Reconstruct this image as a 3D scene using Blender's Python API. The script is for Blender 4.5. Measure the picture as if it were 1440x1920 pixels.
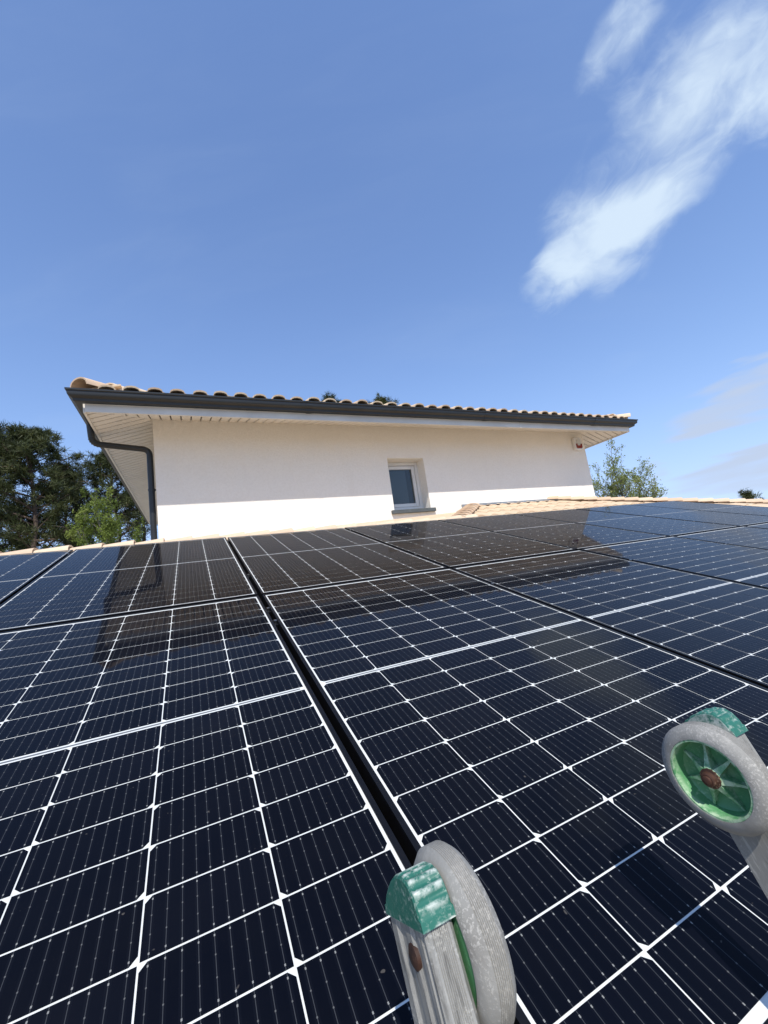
import bpy, math, random
from mathutils import Vector, Matrix
import numpy as np

for o in list(bpy.data.objects): bpy.data.objects.remove(o)
sc = bpy.context.scene
COL = sc.collection

# ------------------------------------------------------------------ camera
CAM = Vector((-0.281071, -0.314942, 0.517980))
RW = Matrix(((0.9019466, -0.4094858, -0.1371630),      # right
             (-0.0605599, 0.1945459, -0.9790222),      # down
             (0.4275801, 0.8913323, 0.1506716)))       # forward
FPX = 769.82                                            # focal length in pixels of the 1440 px wide photograph
cd = bpy.data.cameras.new('camera'); cam = bpy.data.objects.new('camera', cd); COL.objects.link(cam)
cd.sensor_fit = 'HORIZONTAL'; cd.sensor_width = 36.0; cd.lens = FPX / 1440 * 36
cd.clip_start = 0.02; cd.clip_end = 5000
m = Matrix((RW[0], -RW[1], -RW[2])).transposed().to_4x4(); m.translation = CAM
cam.matrix_world = m
sc.camera = cam
sc.render.resolution_x = 768; sc.render.resolution_y = 1024

def ray(px, py):
    return (RW.transposed() @ Vector((px - 720, py - 960, FPX))).normalized()

# ------------------------------------------------------------------ sun, sky, exposure
SUN = Vector((-0.24, -0.735, 1.0)).normalized()
ELEV = math.asin(SUN.z); AZ = math.atan2(SUN.x, SUN.y)
SUN_STRENGTH = 2.8; SKY_STRENGTH = 0.138; EXPOSURE = 0.90
ld = bpy.data.lights.new('sun', 'SUN'); ld.energy = SUN_STRENGTH; ld.angle = math.radians(0.53); ld.color = (1.0, 0.955, 0.89)
sun = bpy.data.objects.new('sun', ld); COL.objects.link(sun)
sun.rotation_euler = (-SUN).to_track_quat('-Z', 'Y').to_euler(); sun.location = (-8, -20, 30)

w = bpy.data.worlds.new('World'); sc.world = w; w.use_nodes = True
nt = w.node_tree; nt.nodes.clear()
def N(t, **k):
    n = nt.nodes.new(t)
    for a, b in k.items(): setattr(n, a, b)
    return n
L = lambda a, b: nt.links.new(a, b)
out = N('ShaderNodeOutputWorld'); bg = N('ShaderNodeBackground'); bg.inputs['Strength'].default_value = SKY_STRENGTH
sky = N('ShaderNodeTexSky', sky_type='NISHITA', sun_disc=False)
sky.sun_elevation = ELEV; sky.sun_rotation = AZ; sky.altitude = 50; sky.air_density = 1.0; sky.dust_density = 0.1; sky.ozone_density = 3.0
tc = N('ShaderNodeTexCoord')
def math_node(op, a, b=None, clamp=False):
    n = N('ShaderNodeMath', operation=op, use_clamp=clamp)
    for i, v in enumerate((a, b)):
        if v is None: continue
        if isinstance(v, (int, float)): n.inputs[i].default_value = v
        else: L(v, n.inputs[i])
    return n.outputs[0]
def frame_at(px, py, ang, rx, ry):
    D = ray(px, py); c, s = math.cos(ang), math.sin(ang)
    a = ray(px + rx * c, py + rx * s) - D; b = ray(px - ry * s, py + ry * c) - D
    ra, rb = a.length, b.length
    e1 = (a - D * a.dot(D)).normalized(); e2 = D.cross(e1).normalized()
    return D, Matrix((e1, e2, D)).transposed(), ra, rb
# wispy clouds: soft elongated patches of the sky broken up by stretched noise
def cloud_layer(blobs, ang, stretch, nscale, namp, lo, hi, tomax, edge=1.45, core=0.25, wobble=0.22):
    D0, F0, _, _ = frame_at(blobs[0][0], blobs[0][1], math.radians(ang), 100, 100)
    mp = N('ShaderNodeMapping', vector_type='TEXTURE'); mp.inputs['Rotation'].default_value = F0.to_euler(); mp.inputs['Scale'].default_value = stretch
    L(tc.outputs['Generated'], mp.inputs['Vector'])
    warp = N('ShaderNodeTexNoise'); warp.inputs['Scale'].default_value = 1.3; warp.inputs['Detail'].default_value = 4; L(mp.outputs[0], warp.inputs['Vector'])
    addv = N('ShaderNodeVectorMath', operation='MULTIPLY_ADD'); L(warp.outputs['Color'], addv.inputs[0]); addv.inputs[1].default_value = (1.1, 1.1, 1.1); L(mp.outputs[0], addv.inputs[2])
    noi = N('ShaderNodeTexNoise'); noi.inputs['Scale'].default_value = nscale; noi.inputs['Detail'].default_value = 10; noi.inputs['Roughness'].default_value = 0.55
    L(addv.outputs[0], noi.inputs['Vector'])
    # let the noise bend the outline of the patches as well
    off = N('ShaderNodeVectorMath', operation='SUBTRACT'); L(warp.outputs['Color'], off.inputs[0]); off.inputs[1].default_value = (0.5, 0.5, 0.5)
    wob = N('ShaderNodeVectorMath', operation='MULTIPLY_ADD'); L(off.outputs[0], wob.inputs[0]); wob.inputs[1].default_value = (wobble,)*3; L(tc.outputs['Generated'], wob.inputs[2])
    acc = None
    for px, py, a, rx, ry, wt in blobs:
        D, F, ra, rb = frame_at(px, py, math.radians(a), rx, ry)
        q = N('ShaderNodeMapping', vector_type='TEXTURE'); q.inputs['Location'].default_value = D
        q.inputs['Rotation'].default_value = F.to_euler(); q.inputs['Scale'].default_value = (ra, rb, 1.0)
        L(wob.outputs[0], q.inputs['Vector'])
        ln = N('ShaderNodeVectorMath', operation='LENGTH'); L(q.outputs[0], ln.inputs[0])
        mr = N('ShaderNodeMapRange', interpolation_type='SMOOTHSTEP'); L(ln.outputs['Value'], mr.inputs['Value'])
        mr.inputs['From Min'].default_value = edge; mr.inputs['From Max'].default_value = core; mr.inputs['To Max'].default_value = wt
        acc = mr.outputs[0] if acc is None else math_node('ADD', acc, mr.outputs[0])
    acc = math_node('MINIMUM', acc, 1.3)
    nz = math_node('MULTIPLY', math_node('SUBTRACT', noi.outputs['Fac'], 0.5), namp)
    msk = N('ShaderNodeMapRange', interpolation_type='SMOOTHSTEP'); msk.inputs['From Max'].default_value = 0.35; L(acc, msk.inputs['Value'])
    den = math_node('ADD', acc, math_node('MULTIPLY', nz, msk.outputs[0]))
    dr = N('ShaderNodeMapRange', interpolation_type='SMOOTHSTEP'); L(den, dr.inputs['Value'])
    dr.inputs['From Min'].default_value = lo; dr.inputs['From Max'].default_value = hi; dr.inputs['To Max'].default_value = tomax
    return dr.outputs[0]
HIGH = [  # px, py, angle, half length, half width, weight
    (1120, 445, -40, 125, 100, 1.0), (1245, 345, -46, 125, 80, 0.78), (1020, 530, -38, 75, 55, 0.62),
    (1215, 205, -34, 175, 62, 0.74), (1390, 170, -20, 180, 85, 0.70), (1160, 80, -54, 180, 48, 0.70),
    (1370, 45, -22, 170, 65, 0.66), (1560, 120, -30, 200, 150, 0.6), (1800, 0, -30, 400, 300, 0.6)]
LOW = [(1370, 765, -22, 190, 34, 0.8), (1330, 815, -14, 120, 16, 0.7), (1400, 862, -16, 150, 22, 0.85), (1390, 905, -12, 160, 24, 0.75), (1430, 700, -20, 120, 24, 0.5),
    (1250, 882, -10, 40, 9, 0.55), (1620, 800, -14, 240, 110, 0.8), (1900, 700, -14, 300, 200, 0.8)]
hi_ = cloud_layer(HIGH, -40, (0.36, 0.26, 0.3), 2.6, 2.1, 0.14, 1.25, 0.95, wobble=0.11)
VEIL = [(700, 250, -12, 800, 160, 0.5), (250, 560, -10, 600, 90, 0.45), (900, 600, -14, 700, 90, 0.45), (-200, 100, -12, 800, 200, 0.5), (130, 800, -8, 120, 34, 0.6), (1150, 680, -14, 70, 24, 0.6)]
veil_ = cloud_layer(VEIL, -14, (0.75, 0.16, 0.3), 1.6, 1.6, 0.10, 1.6, 0.13)
lo_ = cloud_layer(LOW, -16, (0.50, 0.10, 0.3), 1.5, 1.3, 0.15, 1.0, 0.85)
tint = N('ShaderNodeMix', data_type='RGBA', blend_type='MULTIPLY'); tint.inputs['Factor'].default_value = 1.0
# soft shoulder so that the band of sky near the horizon keeps its blue
sq = N('ShaderNodeVectorMath', operation='MULTIPLY'); L(sky.outputs[0], sq.inputs[0]); L(sky.outputs[0], sq.inputs[1])
dv = N('ShaderNodeVectorMath', operation='MULTIPLY_ADD'); L(sq.outputs[0], dv.inputs[0]); dv.inputs[1].default_value = (1/3.0**2, 1/3.9**2, 1/5.4**2); dv.inputs[2].default_value = (1, 1, 1)
pw_ = N('ShaderNodeVectorMath', operation='POWER'); L(dv.outputs[0], pw_.inputs[0]); pw_.inputs[1].default_value = (-0.5, -0.5, -0.5)
sh = N('ShaderNodeVectorMath', operation='MULTIPLY'); L(sky.outputs[0], sh.inputs[0]); L(pw_.outputs[0], sh.inputs[1])
L(sh.outputs[0], tint.inputs['A']); tint.inputs['B'].default_value = (0.925, 0.95, 1.08, 1)
m1 = N('ShaderNodeMix', data_type='RGBA'); L(lo_, m1.inputs['Factor']); m0 = N('ShaderNodeMix', data_type='RGBA'); L(veil_, m0.inputs['Factor']); L(tint.outputs['Result'], m0.inputs['A']); m0.inputs['B'].default_value = (2.2, 2.75, 3.5, 1)
L(m0.outputs['Result'], m1.inputs['A']); m1.inputs['B'].default_value = (2.15, 2.5, 3.15, 1)
mix = N('ShaderNodeMix', data_type='RGBA'); L(hi_, mix.inputs['Factor']); L(m1.outputs['Result'], mix.inputs['A']); mix.inputs['B'].default_value = (2.75, 3.3, 3.9, 1)
L(mix.outputs['Result'], bg.inputs['Color']); L(bg.outputs[0], out.inputs['Surface'])

vs = sc.view_settings; vs.view_transform = 'Standard'; vs.look = 'None'; vs.exposure = EXPOSURE; vs.gamma = 1.0; vs.use_curve_mapping = False

# ------------------------------------------------------------------ helpers
random.seed(7)
T = math.radians(16.7); CT, ST, TT = math.cos(T), math.sin(T), math.tan(T)
GROUND = -2.8
def roofpt(u, v, n=0.0): return Vector((u, v * CT - n * ST, v * ST + n * CT))

class MB:
    def __init__(s): s.v = []; s.f = []
    def add(s, vs, fs):
        b = len(s.v); s.v += [tuple(p) for p in vs]; s.f += [tuple(i + b for i in f) for f in fs]
    def box(s, a, b):
        x0, y0, z0 = a; x1, y1, z1 = b
        s.add([(x0,y0,z0),(x1,y0,z0),(x1,y1,z0),(x0,y1,z0),(x0,y0,z1),(x1,y0,z1),(x1,y1,z1),(x0,y1,z1)],
              [(0,3,2,1),(4,5,6,7),(0,1,5,4),(1,2,6,5),(2,3,7,6),(3,0,4,7)])
    def prism(s, poly, axis, a, b):
        """poly: 2D outline; extruded along axis 'x' (poly=(y,z)), 'y' (poly=(x,z)) or 'z'"""
        n = len(poly)
        def P(p, t):
            return {'x': (t, p[0], p[1]), 'y': (p[0], t, p[1]), 'z': (p[0], p[1], t)}[axis]
        s.add([P(p, a) for p in poly] + [P(p, b) for p in poly],
              [tuple(range(n))[::-1], tuple(range(n, 2*n))] + [(i, (i+1) % n, n + (i+1) % n, n + i) for i in range(n)])
    def tube(s, pts, rad, seg=8, cap=True):
        pts = [Vector(p) for p in pts]; rings = []
        up = Vector((0.31, 0.17, 0.93))
        for i, p in enumerate(pts):
            t = (pts[min(i+1, len(pts)-1)] - pts[max(i-1, 0)]).normalized()
            a = t.cross(up)
            if a.length < 1e-3: a = t.cross(Vector((1, 0, 0)))
            a.normalize(); b = t.cross(a)
            up = b.cross(t) * -1 if False else up
            r = rad[i] if isinstance(rad, (list, tuple)) else rad
            rings.append([p + (a * math.cos(2*math.pi*k/seg) + b * math.sin(2*math.pi*k/seg)) * r for k in range(seg)])
        vs = [q for R in rings for q in R]; fs = []
        for i in range(len(pts)-1):
            for k in range(seg):
                fs.append((i*seg+k, i*seg+(k+1) % seg, (i+1)*seg+(k+1) % seg, (i+1)*seg+k))
        if cap: fs.append(tuple(range(seg))[::-1]); fs.append(tuple((len(pts)-1)*seg + k for k in range(seg)))
        s.add(vs, fs)
    def lathe_x(s, prof, c=(0, 0, 0), seg=48, closed=True):
        """profile [(x, r)] revolved about the x axis through c; closed = profile is a closed loop"""
        n = len(prof); vs = []
        for k in range(seg):
            a = 2*math.pi*k/seg
            for x, r in prof: vs.append((c[0]+x, c[1]+r*math.cos(a), c[2]+r*math.sin(a)))
        fs = []
        for k in range(seg):
            k2 = (k+1) % seg
            for i in range(n if closed else n-1):
                j = (i+1) % n; fs.append((k*n+i, k*n+j, k2*n+j, k2*n+i))
        s.add(vs, fs)
    def mesh(s, name, mats, smooth=False):
        me = bpy.data.meshes.new(name); me.from_pydata(s.v, [], s.f); me.update()
        for mm in (mats if isinstance(mats, (list, tuple)) else [mats]): me.materials.append(mm)
        if smooth:
            me.polygons.foreach_set('use_smooth', [True]*len(me.polygons))
            try: me.set_sharp_from_angle(angle=math.radians(smooth if smooth > 1 else 40))
            except Exception: pass
        return me
    def build(s, name, mats, parent=None, smooth=False, bevel=0.0):
        if parent is not None and parent.get('_world', False):
            l = parent.location; s.v = [(x-l.x, y-l.y, z-l.z) for x, y, z in s.v]
        o = link(name, s.mesh(name, mats, smooth), parent)
        if bevel:
            md = o.modifiers.new('bevel', 'BEVEL'); md.width = bevel; md.segments = 2; md.limit_method = 'ANGLE'
        return o
def link(name, data, parent=None, loc=None):
    o = bpy.data.objects.new(name, data); COL.objects.link(o)
    if parent is not None: o.parent = parent
    if loc is not None: o.location = loc
    return o
def thing(name, loc, label, cat, group=None, rot=None, world=True):
    o = bpy.data.objects.new(name, None); COL.objects.link(o); o.location = loc; o.empty_display_size = 0.1
    if rot: o.rotation_euler = rot
    o['label'] = label; o['category'] = cat
    if group: o['group'] = group
    o['_world'] = world
    return o
def tag(o, label, cat, group=None):
    o['label'] = label; o['category'] = cat
    if group: o['group'] = group

# ------------------------------------------------------------------ materials
def new_mat(name):
    mm = bpy.data.materials.new(name); mm.use_nodes = True
    return mm, mm.node_tree, mm.node_tree.nodes['Principled BSDF']
def nod(t, typ, **k):
    n = t.nodes.new(typ)
    for a, b in k.items(): setattr(n, a, b)
    return n
def noise(t, scale, detail=4, rough=0.55, coord='Object', mapscale=None):
    c = nod(t, 'ShaderNodeTexCoord'); n = nod(t, 'ShaderNodeTexNoise')
    n.inputs['Scale'].default_value = scale; n.inputs['Detail'].default_value = detail; n.inputs['Roughness'].default_value = rough
    src = c.outputs[coord]
    if mapscale:
        mp_ = nod(t, 'ShaderNodeMapping'); mp_.inputs['Scale'].default_value = mapscale; t.links.new(src, mp_.inputs['Vector']); src = mp_.outputs[0]
    t.links.new(src, n.inputs['Vector']); return n.outputs['Fac']
def ramp(t, fac, stops):
    r = nod(t, 'ShaderNodeValToRGB'); t.links.new(fac, r.inputs['Fac'])
    while len(r.color_ramp.elements) < len(stops): r.color_ramp.elements.new(0.5)
    for e, (p, c) in zip(r.color_ramp.elements, stops): e.position = p; e.color = (*c, 1)
    return r.outputs['Color']
def mixc(t, fac, a, b, mode='MIX'):
    n = nod(t, 'ShaderNodeMix', data_type='RGBA', blend_type=mode)
    for k, v in (('Factor', fac), ('A', a), ('B', b)):
        if isinstance(v, (int, float)): n.inputs[k].default_value = v
        elif isinstance(v, tuple): n.inputs[k].default_value = (*v, 1)
        else: t.links.new(v, n.inputs[k])
    return n.outputs['Result']
def mth(t, op, a, b=None, c=None):
    n = nod(t, 'ShaderNodeMath', operation=op)
    for i, v in enumerate((a, b, c)):
        if v is None: continue
        if isinstance(v, (int, float)): n.inputs[i].default_value = v
        else: t.links.new(v, n.inputs[i])
    return n.outputs[0]
def bump(t, bs, h, strength=0.3, dist=0.01):
    b = nod(t, 'ShaderNodeBump'); b.inputs['Strength'].default_value = strength; b.inputs['Distance'].default_value = dist
    t.links.new(h, b.inputs['Height']); t.links.new(b.outputs[0], bs.inputs['Normal'])
def simple(name, col, rough=0.6, var=0.12, scale=6, metallic=0.0, bmp=0.0, bscale=60, spec=0.5, rand=0.0):
    mm, t, bs = new_mat(name)
    f = noise(t, scale)
    c = ramp(t, f, [(0.3, tuple(x*(1-var) for x in col)), (0.7, tuple(min(1, x*(1+var)) for x in col))])
    if rand:
        oi = nod(t, 'ShaderNodeObjectInfo')
        hsv = nod(t, 'ShaderNodeHueSaturation'); t.links.new(c, hsv.inputs['Color'])
        t.links.new(mth(t, 'ADD', mth(t, 'MULTIPLY', oi.outputs['Random'], rand*2), 1-rand), hsv.inputs['Value']); c = hsv.outputs[0]
    t.links.new(c, bs.inputs['Base Color']); bs.inputs['Roughness'].default_value = rough; bs.inputs['Metallic'].default_value = metallic
    bs.inputs['Specular IOR Level'].default_value = spec
    if bmp: bump(t, bs, noise(t, bscale, 5), bmp, 0.004)
    return mm

COAT_IOR = 1.30
def glass_coat(t, bs):
    bs.inputs['Coat Weight'].default_value = 0.50; bs.inputs['Coat IOR'].default_value = COAT_IOR
    # faint dust film: coat roughness a little uneven
    f = noise(t, 2.3, 5, 0.6, 'Object')
    r = nod(t, 'ShaderNodeMapRange'); t.links.new(f, r.inputs['Value']); r.inputs['To Min'].default_value = 0.015; r.inputs['To Max'].default_value = 0.055
    t.links.new(r.outputs[0], bs.inputs['Coat Roughness'])
CW, CH = 0.1656, 0.0822
def cell_material():
    mm, t, bs = new_mat('solar_cell')
    c = nod(t, 'ShaderNodeTexCoord'); s = nod(t, 'ShaderNodeSeparateXYZ'); t.links.new(c.outputs['Object'], s.inputs[0])
    nb = 9
    def stripes(n, half):
        fx = mth(t, 'FRACT', mth(t, 'ADD', mth(t, 'MULTIPLY', s.outputs['X'], n/CW), n/2))
        return mth(t, 'LESS_THAN', mth(t, 'ABSOLUTE', mth(t, 'SUBTRACT', fx, 0.5)), half*n/CW)
    bus = stripes(nb, 0.00042); wide = stripes(nb, 0.0009); halo = stripes(nb, 0.0032)
    ay = mth(t, 'ABSOLUTE', s.outputs['Y'])
    pe = mth(t, 'LESS_THAN', mth(t, 'ABSOLUTE', mth(t, 'SUBTRACT', ay, 0.0355)), 0.0013)
    pm = mth(t, 'MULTIPLY', mth(t, 'LESS_THAN', mth(t, 'ABSOLUTE', mth(t, 'SUBTRACT', ay, 0.0125)), 0.0009), 0.35)
    pad = mth(t, 'MULTIPLY', mth(t, 'ADD', pe, pm), wide)
    fing = mth(t, 'SINE', mth(t, 'MULTIPLY', s.outputs['Y'], 2*math.pi/0.0016))
    oi = nod(t, 'ShaderNodeObjectInfo')
    base = mixc(t, oi.outputs['Random'], (0.0009, 0.0013, 0.0034), (0.0018, 0.0024, 0.0054))
    base = mixc(t, mth(t, 'MULTIPLY', noise(t, 30, 3), 0.4), base, (0.0024, 0.0028, 0.0048))
    base = mixc(t, mth(t, 'MULTIPLY', halo, 0.35), base, (0.0045, 0.0055, 0.009))
    base = mixc(t, mth(t, 'MULTIPLY', bus, 0.42), base, (0.085, 0.09, 0.095))
    base = mixc(t, mth(t, 'MULTIPLY', pad, 0.6), base, (0.32, 0.32, 0.30))
    # dust film and the odd dried drop, laid over the whole array in world space
    geo = nod(t, 'ShaderNodeNewGeometry')
    n1 = nod(t, 'ShaderNodeTexNoise'); n1.inputs['Scale'].default_value = 1.7; n1.inputs['Detail'].default_value = 7; n1.inputs['Roughness'].default_value = 0.65; t.links.new(geo.outputs['Position'], n1.inputs['Vector'])
    n2 = nod(t, 'ShaderNodeTexNoise'); n2.inputs['Scale'].default_value = 70; n2.inputs['Detail'].default_value = 2; t.links.new(geo.outputs['Position'], n2.inputs['Vector'])
    dust = mth(t, 'MULTIPLY', ramp(t, n1.outputs['Fac'], [(0.45, (0, 0, 0)), (0.75, (1, 1, 1))]), 0.010)
    spot = mth(t, 'MULTIPLY', ramp(t, n2.outputs['Fac'], [(0.755, (0, 0, 0)), (0.78, (1, 1, 1))]), 0.18)
    base = mixc(t, mth(t, 'ADD', dust, spot), base, (0.30, 0.27, 0.23))
    t.links.new(base, bs.inputs['Base Color']); bs.inputs['Roughness'].default_value = 0.5; bs.inputs['Specular IOR Level'].default_value = 0.02
    glass_coat(t, bs); return mm
def white_backsheet():
    mm, t, bs = new_mat('white_backsheet')
    t.links.new(ramp(t, noise(t, 9, 5), [(0.3, (0.57, 0.58, 0.55)), (0.7, (0.64, 0.65, 0.62))]), bs.inputs['Base Color'])
    bs.inputs['Roughness'].default_value = 0.5; bs.inputs['Specular IOR Level'].default_value = 0.2; glass_coat(t, bs); return mm
M_CELL = cell_material(); M_BACK = white_backsheet()
M_FRAME = simple('black_anodised', (0.0045, 0.0045, 0.0055), 0.42, 0.2, 20, spec=0.22)
M_RIBBON = simple('grey_ribbon', (0.12, 0.125, 0.13), 0.35, 0.1, 60)
M_BOLT = simple('bolt_steel', (0.45, 0.45, 0.44), 0.3, 0.15, 80, metallic=1.0)
M_RAIL = simple('rail_black', (0.01, 0.01, 0.01), 0.5)
M_DECK = simple('roof_deck', (0.05, 0.035, 0.028), 0.9, 0.3, 5)

def tile_material(name, a, b, dark):
    mm, t, bs = new_mat(name)
    oi = nod(t, 'ShaderNodeObjectInfo')
    c = mixc(t, oi.outputs['Random'], a, b)
    c = mixc(t, mth(t, 'MULTIPLY', noise(t, 14, 6, 0.65), 0.55), c, tuple(x*0.62 for x in b))
    sp = ramp(t, noise(t, 55, 6, 0.75), [(0.60, (0, 0, 0)), (0.70, (1, 1, 1))])
    c = mixc(t, mth(t, 'MULTIPLY', sp, 0.5), c, dark)
    t.links.new(c, bs.inputs['Base Color']); bs.inputs['Roughness'].default_value = 0.85; bs.inputs['Specular IOR Level'].default_value = 0.2
    bump(t, bs, noise(t, 90, 5, 0.7), 0.35, 0.004); return mm
M_TILE = tile_material('roof_tile_clay', (0.70, 0.57, 0.40), (0.60, 0.44, 0.30), (0.20, 0.16, 0.12))
M_CAP = tile_material('cap_tile_clay', (0.72, 0.58, 0.41), (0.62, 0.45, 0.31), (0.22, 0.16, 0.12))
M_MORTAR = simple('mortar', (0.38, 0.30, 0.22), 0.95, 0.2, 20, bmp=0.5)

def render_material():
    mm, t, bs = new_mat('wall_render')
    big = noise(t, 0.9, 5, 0.6); st = noise(t, 3.0, 5, 0.6, mapscale=(2.2, 2.2, 0.35))
    c = ramp(t, big, [(0.3, (0.85, 0.805, 0.725)), (0.7, (0.88, 0.835, 0.755))])
    c = mixc(t, mth(t, 'MULTIPLY', ramp(t, st, [(0.52, (0, 0, 0)), (0.8, (1, 1, 1))]), 0.22), c, (0.76, 0.70, 0.61))
    c = mixc(t, mth(t, 'MULTIPLY', ramp(t, noise(t, 38, 6, 0.75), [(0.40, (1, 1, 1)), (0.56, (0, 0, 0))]), 0.22), c, (0.72, 0.665, 0.575))
    t.links.new(c, bs.inputs['Base Color']); bs.inputs['Roughness'].default_value = 0.92; bs.inputs['Specular IOR Level'].default_value = 0.15
    h = mth(t, 'ADD', noise(t, 160, 4, 0.7), mth(t, 'MULTIPLY', noise(t, 45, 4, 0.7), 0.8))
    bump(t, bs, h, 0.8, 0.008); return mm
M_WALL = render_material()
M_PVC = simple('white_pvc', (0.72, 0.71, 0.68), 0.35, 0.05, 4)
M_FASCIA = simple('fascia_white', (0.64, 0.61, 0.55), 0.45, 0.10, 2.5)
M_SOFFIT = simple('soffit_cream', (0.70, 0.655, 0.58), 0.5, 0.06, 3)
M_GUTTER = simple('gutter_anthracite', (0.013, 0.015, 0.016), 0.40, 0.2, 5, spec=0.5)
M_SILL = simple('sill_grey', (0.07, 0.08, 0.082), 0.6, 0.15, 15, bmp=0.2)
M_ZINC = simple('zinc_flashing', (0.30, 0.32, 0.33), 0.45, 0.2, 8, metallic=0.6)
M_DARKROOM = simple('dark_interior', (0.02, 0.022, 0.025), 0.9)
M_PANEREFL = simple('painted_sky_reflection', (0.085, 0.105, 0.125), 0.85, 0.06, 4)  # grey-blue of the sky mirrored in the window glass, put in as colour
def pane_material():
    mm, t, bs = new_mat('window_glass'); t.nodes.remove(bs)
    o = t.nodes['Material Output']; tr = nod(t, 'ShaderNodeBsdfTransparent'); gl = nod(t, 'ShaderNodeBsdfGlossy'); gl.inputs['Roughness'].default_value = 0.02
    fr = nod(t, 'ShaderNodeFresnel'); fr.inputs['IOR'].default_value = 1.5; mx = nod(t, 'ShaderNodeMixShader'); tr.inputs[0].default_value = (0.86, 0.89, 0.88, 1)
    t.links.new(fr.outputs[0], mx.inputs[0]); t.links.new(tr.outputs[0], mx.inputs[1]); t.links.new(gl.outputs[0], mx.inputs[2]); t.links.new(mx.outputs[0], o.inputs[0]); return mm
M_PANE = pane_material()
M_REDLENS = simple('red_lens', (0.20, 0.015, 0.012), 0.15, 0.1, 20)
M_GRILLE = simple('siren_grille', (0.55, 0.55, 0.53), 0.5, 0.1, 40)

# ------------------------------------------------------------------ ground
g = MB(); R_ = 1500
g.add([(-R_, -R_, GROUND), (R_, -R_, GROUND), (R_, R_, GROUND), (-R_, R_, GROUND)], [(0, 1, 2, 3)])
mm, t, bs = new_mat('pale_sandy_gravel')
c = ramp(t, noise(t, 0.35, 8, 0.6), [(0.3, (0.24, 0.205, 0.15)), (0.55, (0.33, 0.285, 0.215)), (0.75, (0.40, 0.355, 0.28))])
t.links.new(c, bs.inputs['Base Color']); bs.inputs['Roughness'].default_value = 0.95
gr = g.build('ground', mm); gr['kind'] = 'structure'

# ------------------------------------------------------------------ tile meshes
def romane_tile(length=0.40, pitch=0.21, h0=0.054, th=0.017, name='roof_tile'):
    """wave tile: wide arched cover and a shallow channel; local x across, y up the slope, z off the slope"""
    prof = []
    for k in range(7):
        a = math.pi * k / 6; prof.append((-0.028 - 0.072*math.cos(a), 0.012 + (h0-0.012)*math.sin(a)**0.8 if 0 < k < 6 else 0.012))
    prof += [(0.066, 0.004), (0.092, 0.002), (0.112, 0.010)]
    n = len(prof); vs = []
    for y, dz in ((0, 0.016), (length, 0.0)):
        for x, z in prof: vs.append((x, y, z + dz))
        for x, z in prof: vs.append((x, y, z + dz - th))
    fs = []
    for i in range(n-1):
        fs += [(i, i+1, 2*n+i+1, 2*n+i), (n+i+1, n+i, 3*n+i, 3*n+i+1), (i+1, i, n+i, n+i+1), (2*n+i, 2*n+i+1, 3*n+i+1, 3*n+i)]
    fs += [(0, 2*n, 3*n, n), (n-1, 2*n-1, 4*n-1, 3*n-1)]
    b = MB(); b.add(vs, fs); return b
def cap_tile(length=0.34, r0=0.115, r1=0.098, h=0.062, th=0.014):
    n = 9; vs = []
    for y, r, dz in ((0, r0, 0.012), (length, r1, 0.0)):
        for rr, hh in ((r, h * r / r0), (r-th, (h-th) * r / r0)):
            for k in range(n):
                a = math.pi*k/(n-1); vs.append((-rr*math.cos(a), y, hh*math.sin(a)**0.75 + dz if 0 < k < n-1 else dz))
    fs = []
    for i in range(n-1):
        fs += [(i, i+1, 2*n+i+1, 2*n+i), (n+i+1, n+i, 3*n+i, 3*n+i+1), (i+1, i, n+i, n+i+1), (2*n+i, 2*n+i+1, 3*n+i+1, 3*n+i)]
    fs += [(0, 2*n, 3*n, n), (n-1, 2*n-1, 4*n-1, 3*n-1)]
    b = MB(); b.add(vs, fs); return b
ME_TILE = romane_tile().mesh('roof_tile', M_TILE, 50)
ME_CAP = cap_tile().mesh('cap_tile', M_CAP, 50)
def place(name, me, parent, p, xax, yax, jitter=0.0):
    """put a shared tile mesh at world point p with local x / y along the given world directions"""
    x = Vector(xax).normalized(); y = Vector(yax).normalized(); y = (y - x*y.dot(x)).normalized(); z = x.cross(y)
    o = bpy.data.objects.new(name, me); COL.objects.link(o); o.parent = parent
    mt = Matrix((x, y, z)).transposed().to_4x4()
    mt.translation = Vector(p) - parent.location
    if jitter: mt = mt @ Matrix.Rotation(random.uniform(-jitter, jitter), 4, 'Z') @ Matrix.Rotation(random.uniform(-jitter, jitter)*0.4, 4, 'X')
    o.matrix_local = mt; return o

# ------------------------------------------------------------------ low annex under the panels
DECK_N = -0.125; TILE_N = -0.105; WALL_Y = 4.85
annex = thing('annex_building', (2.5, 1.7, GROUND), 'low annex roof of cream clay tiles under the solar panels', 'building')
RID_V = 3.66; RID_Y = RID_V*CT
HLX, HRX = 2.44, 5.50     # where the hips leave the upper ridge line and the wall
b = MB()   # roof deck: front slope, its top edge follows ridge, left hip, wall, right hip
def rz(y, n=DECK_N): return (y + n*ST)/CT*ST + n*CT
def deck(poly, zf):
    top = [(x, y, zf(x, y)) for x, y in poly]; bot = [(x, y, zf(x, y)-0.05) for x, y in poly]; n = len(poly)
    b.add(top+bot, [tuple(range(n)), tuple(range(n, 2*n))[::-1]] + [(i, n+i, n+(i+1) % n, (i+1) % n) for i in range(n)])
ye = -0.06
yw = WALL_Y - 0.005
hx2 = HLX + (yw - RID_Y)
xr = HRX + (yw - ye)
deck([(-3.4, ye), (xr, ye), (HRX, yw), (hx2, yw), (HLX, RID_Y), (-3.4, RID_Y)], lambda x, y: rz(y))
b.build('roof_deck', M_DECK, annex); b = MB()
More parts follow.
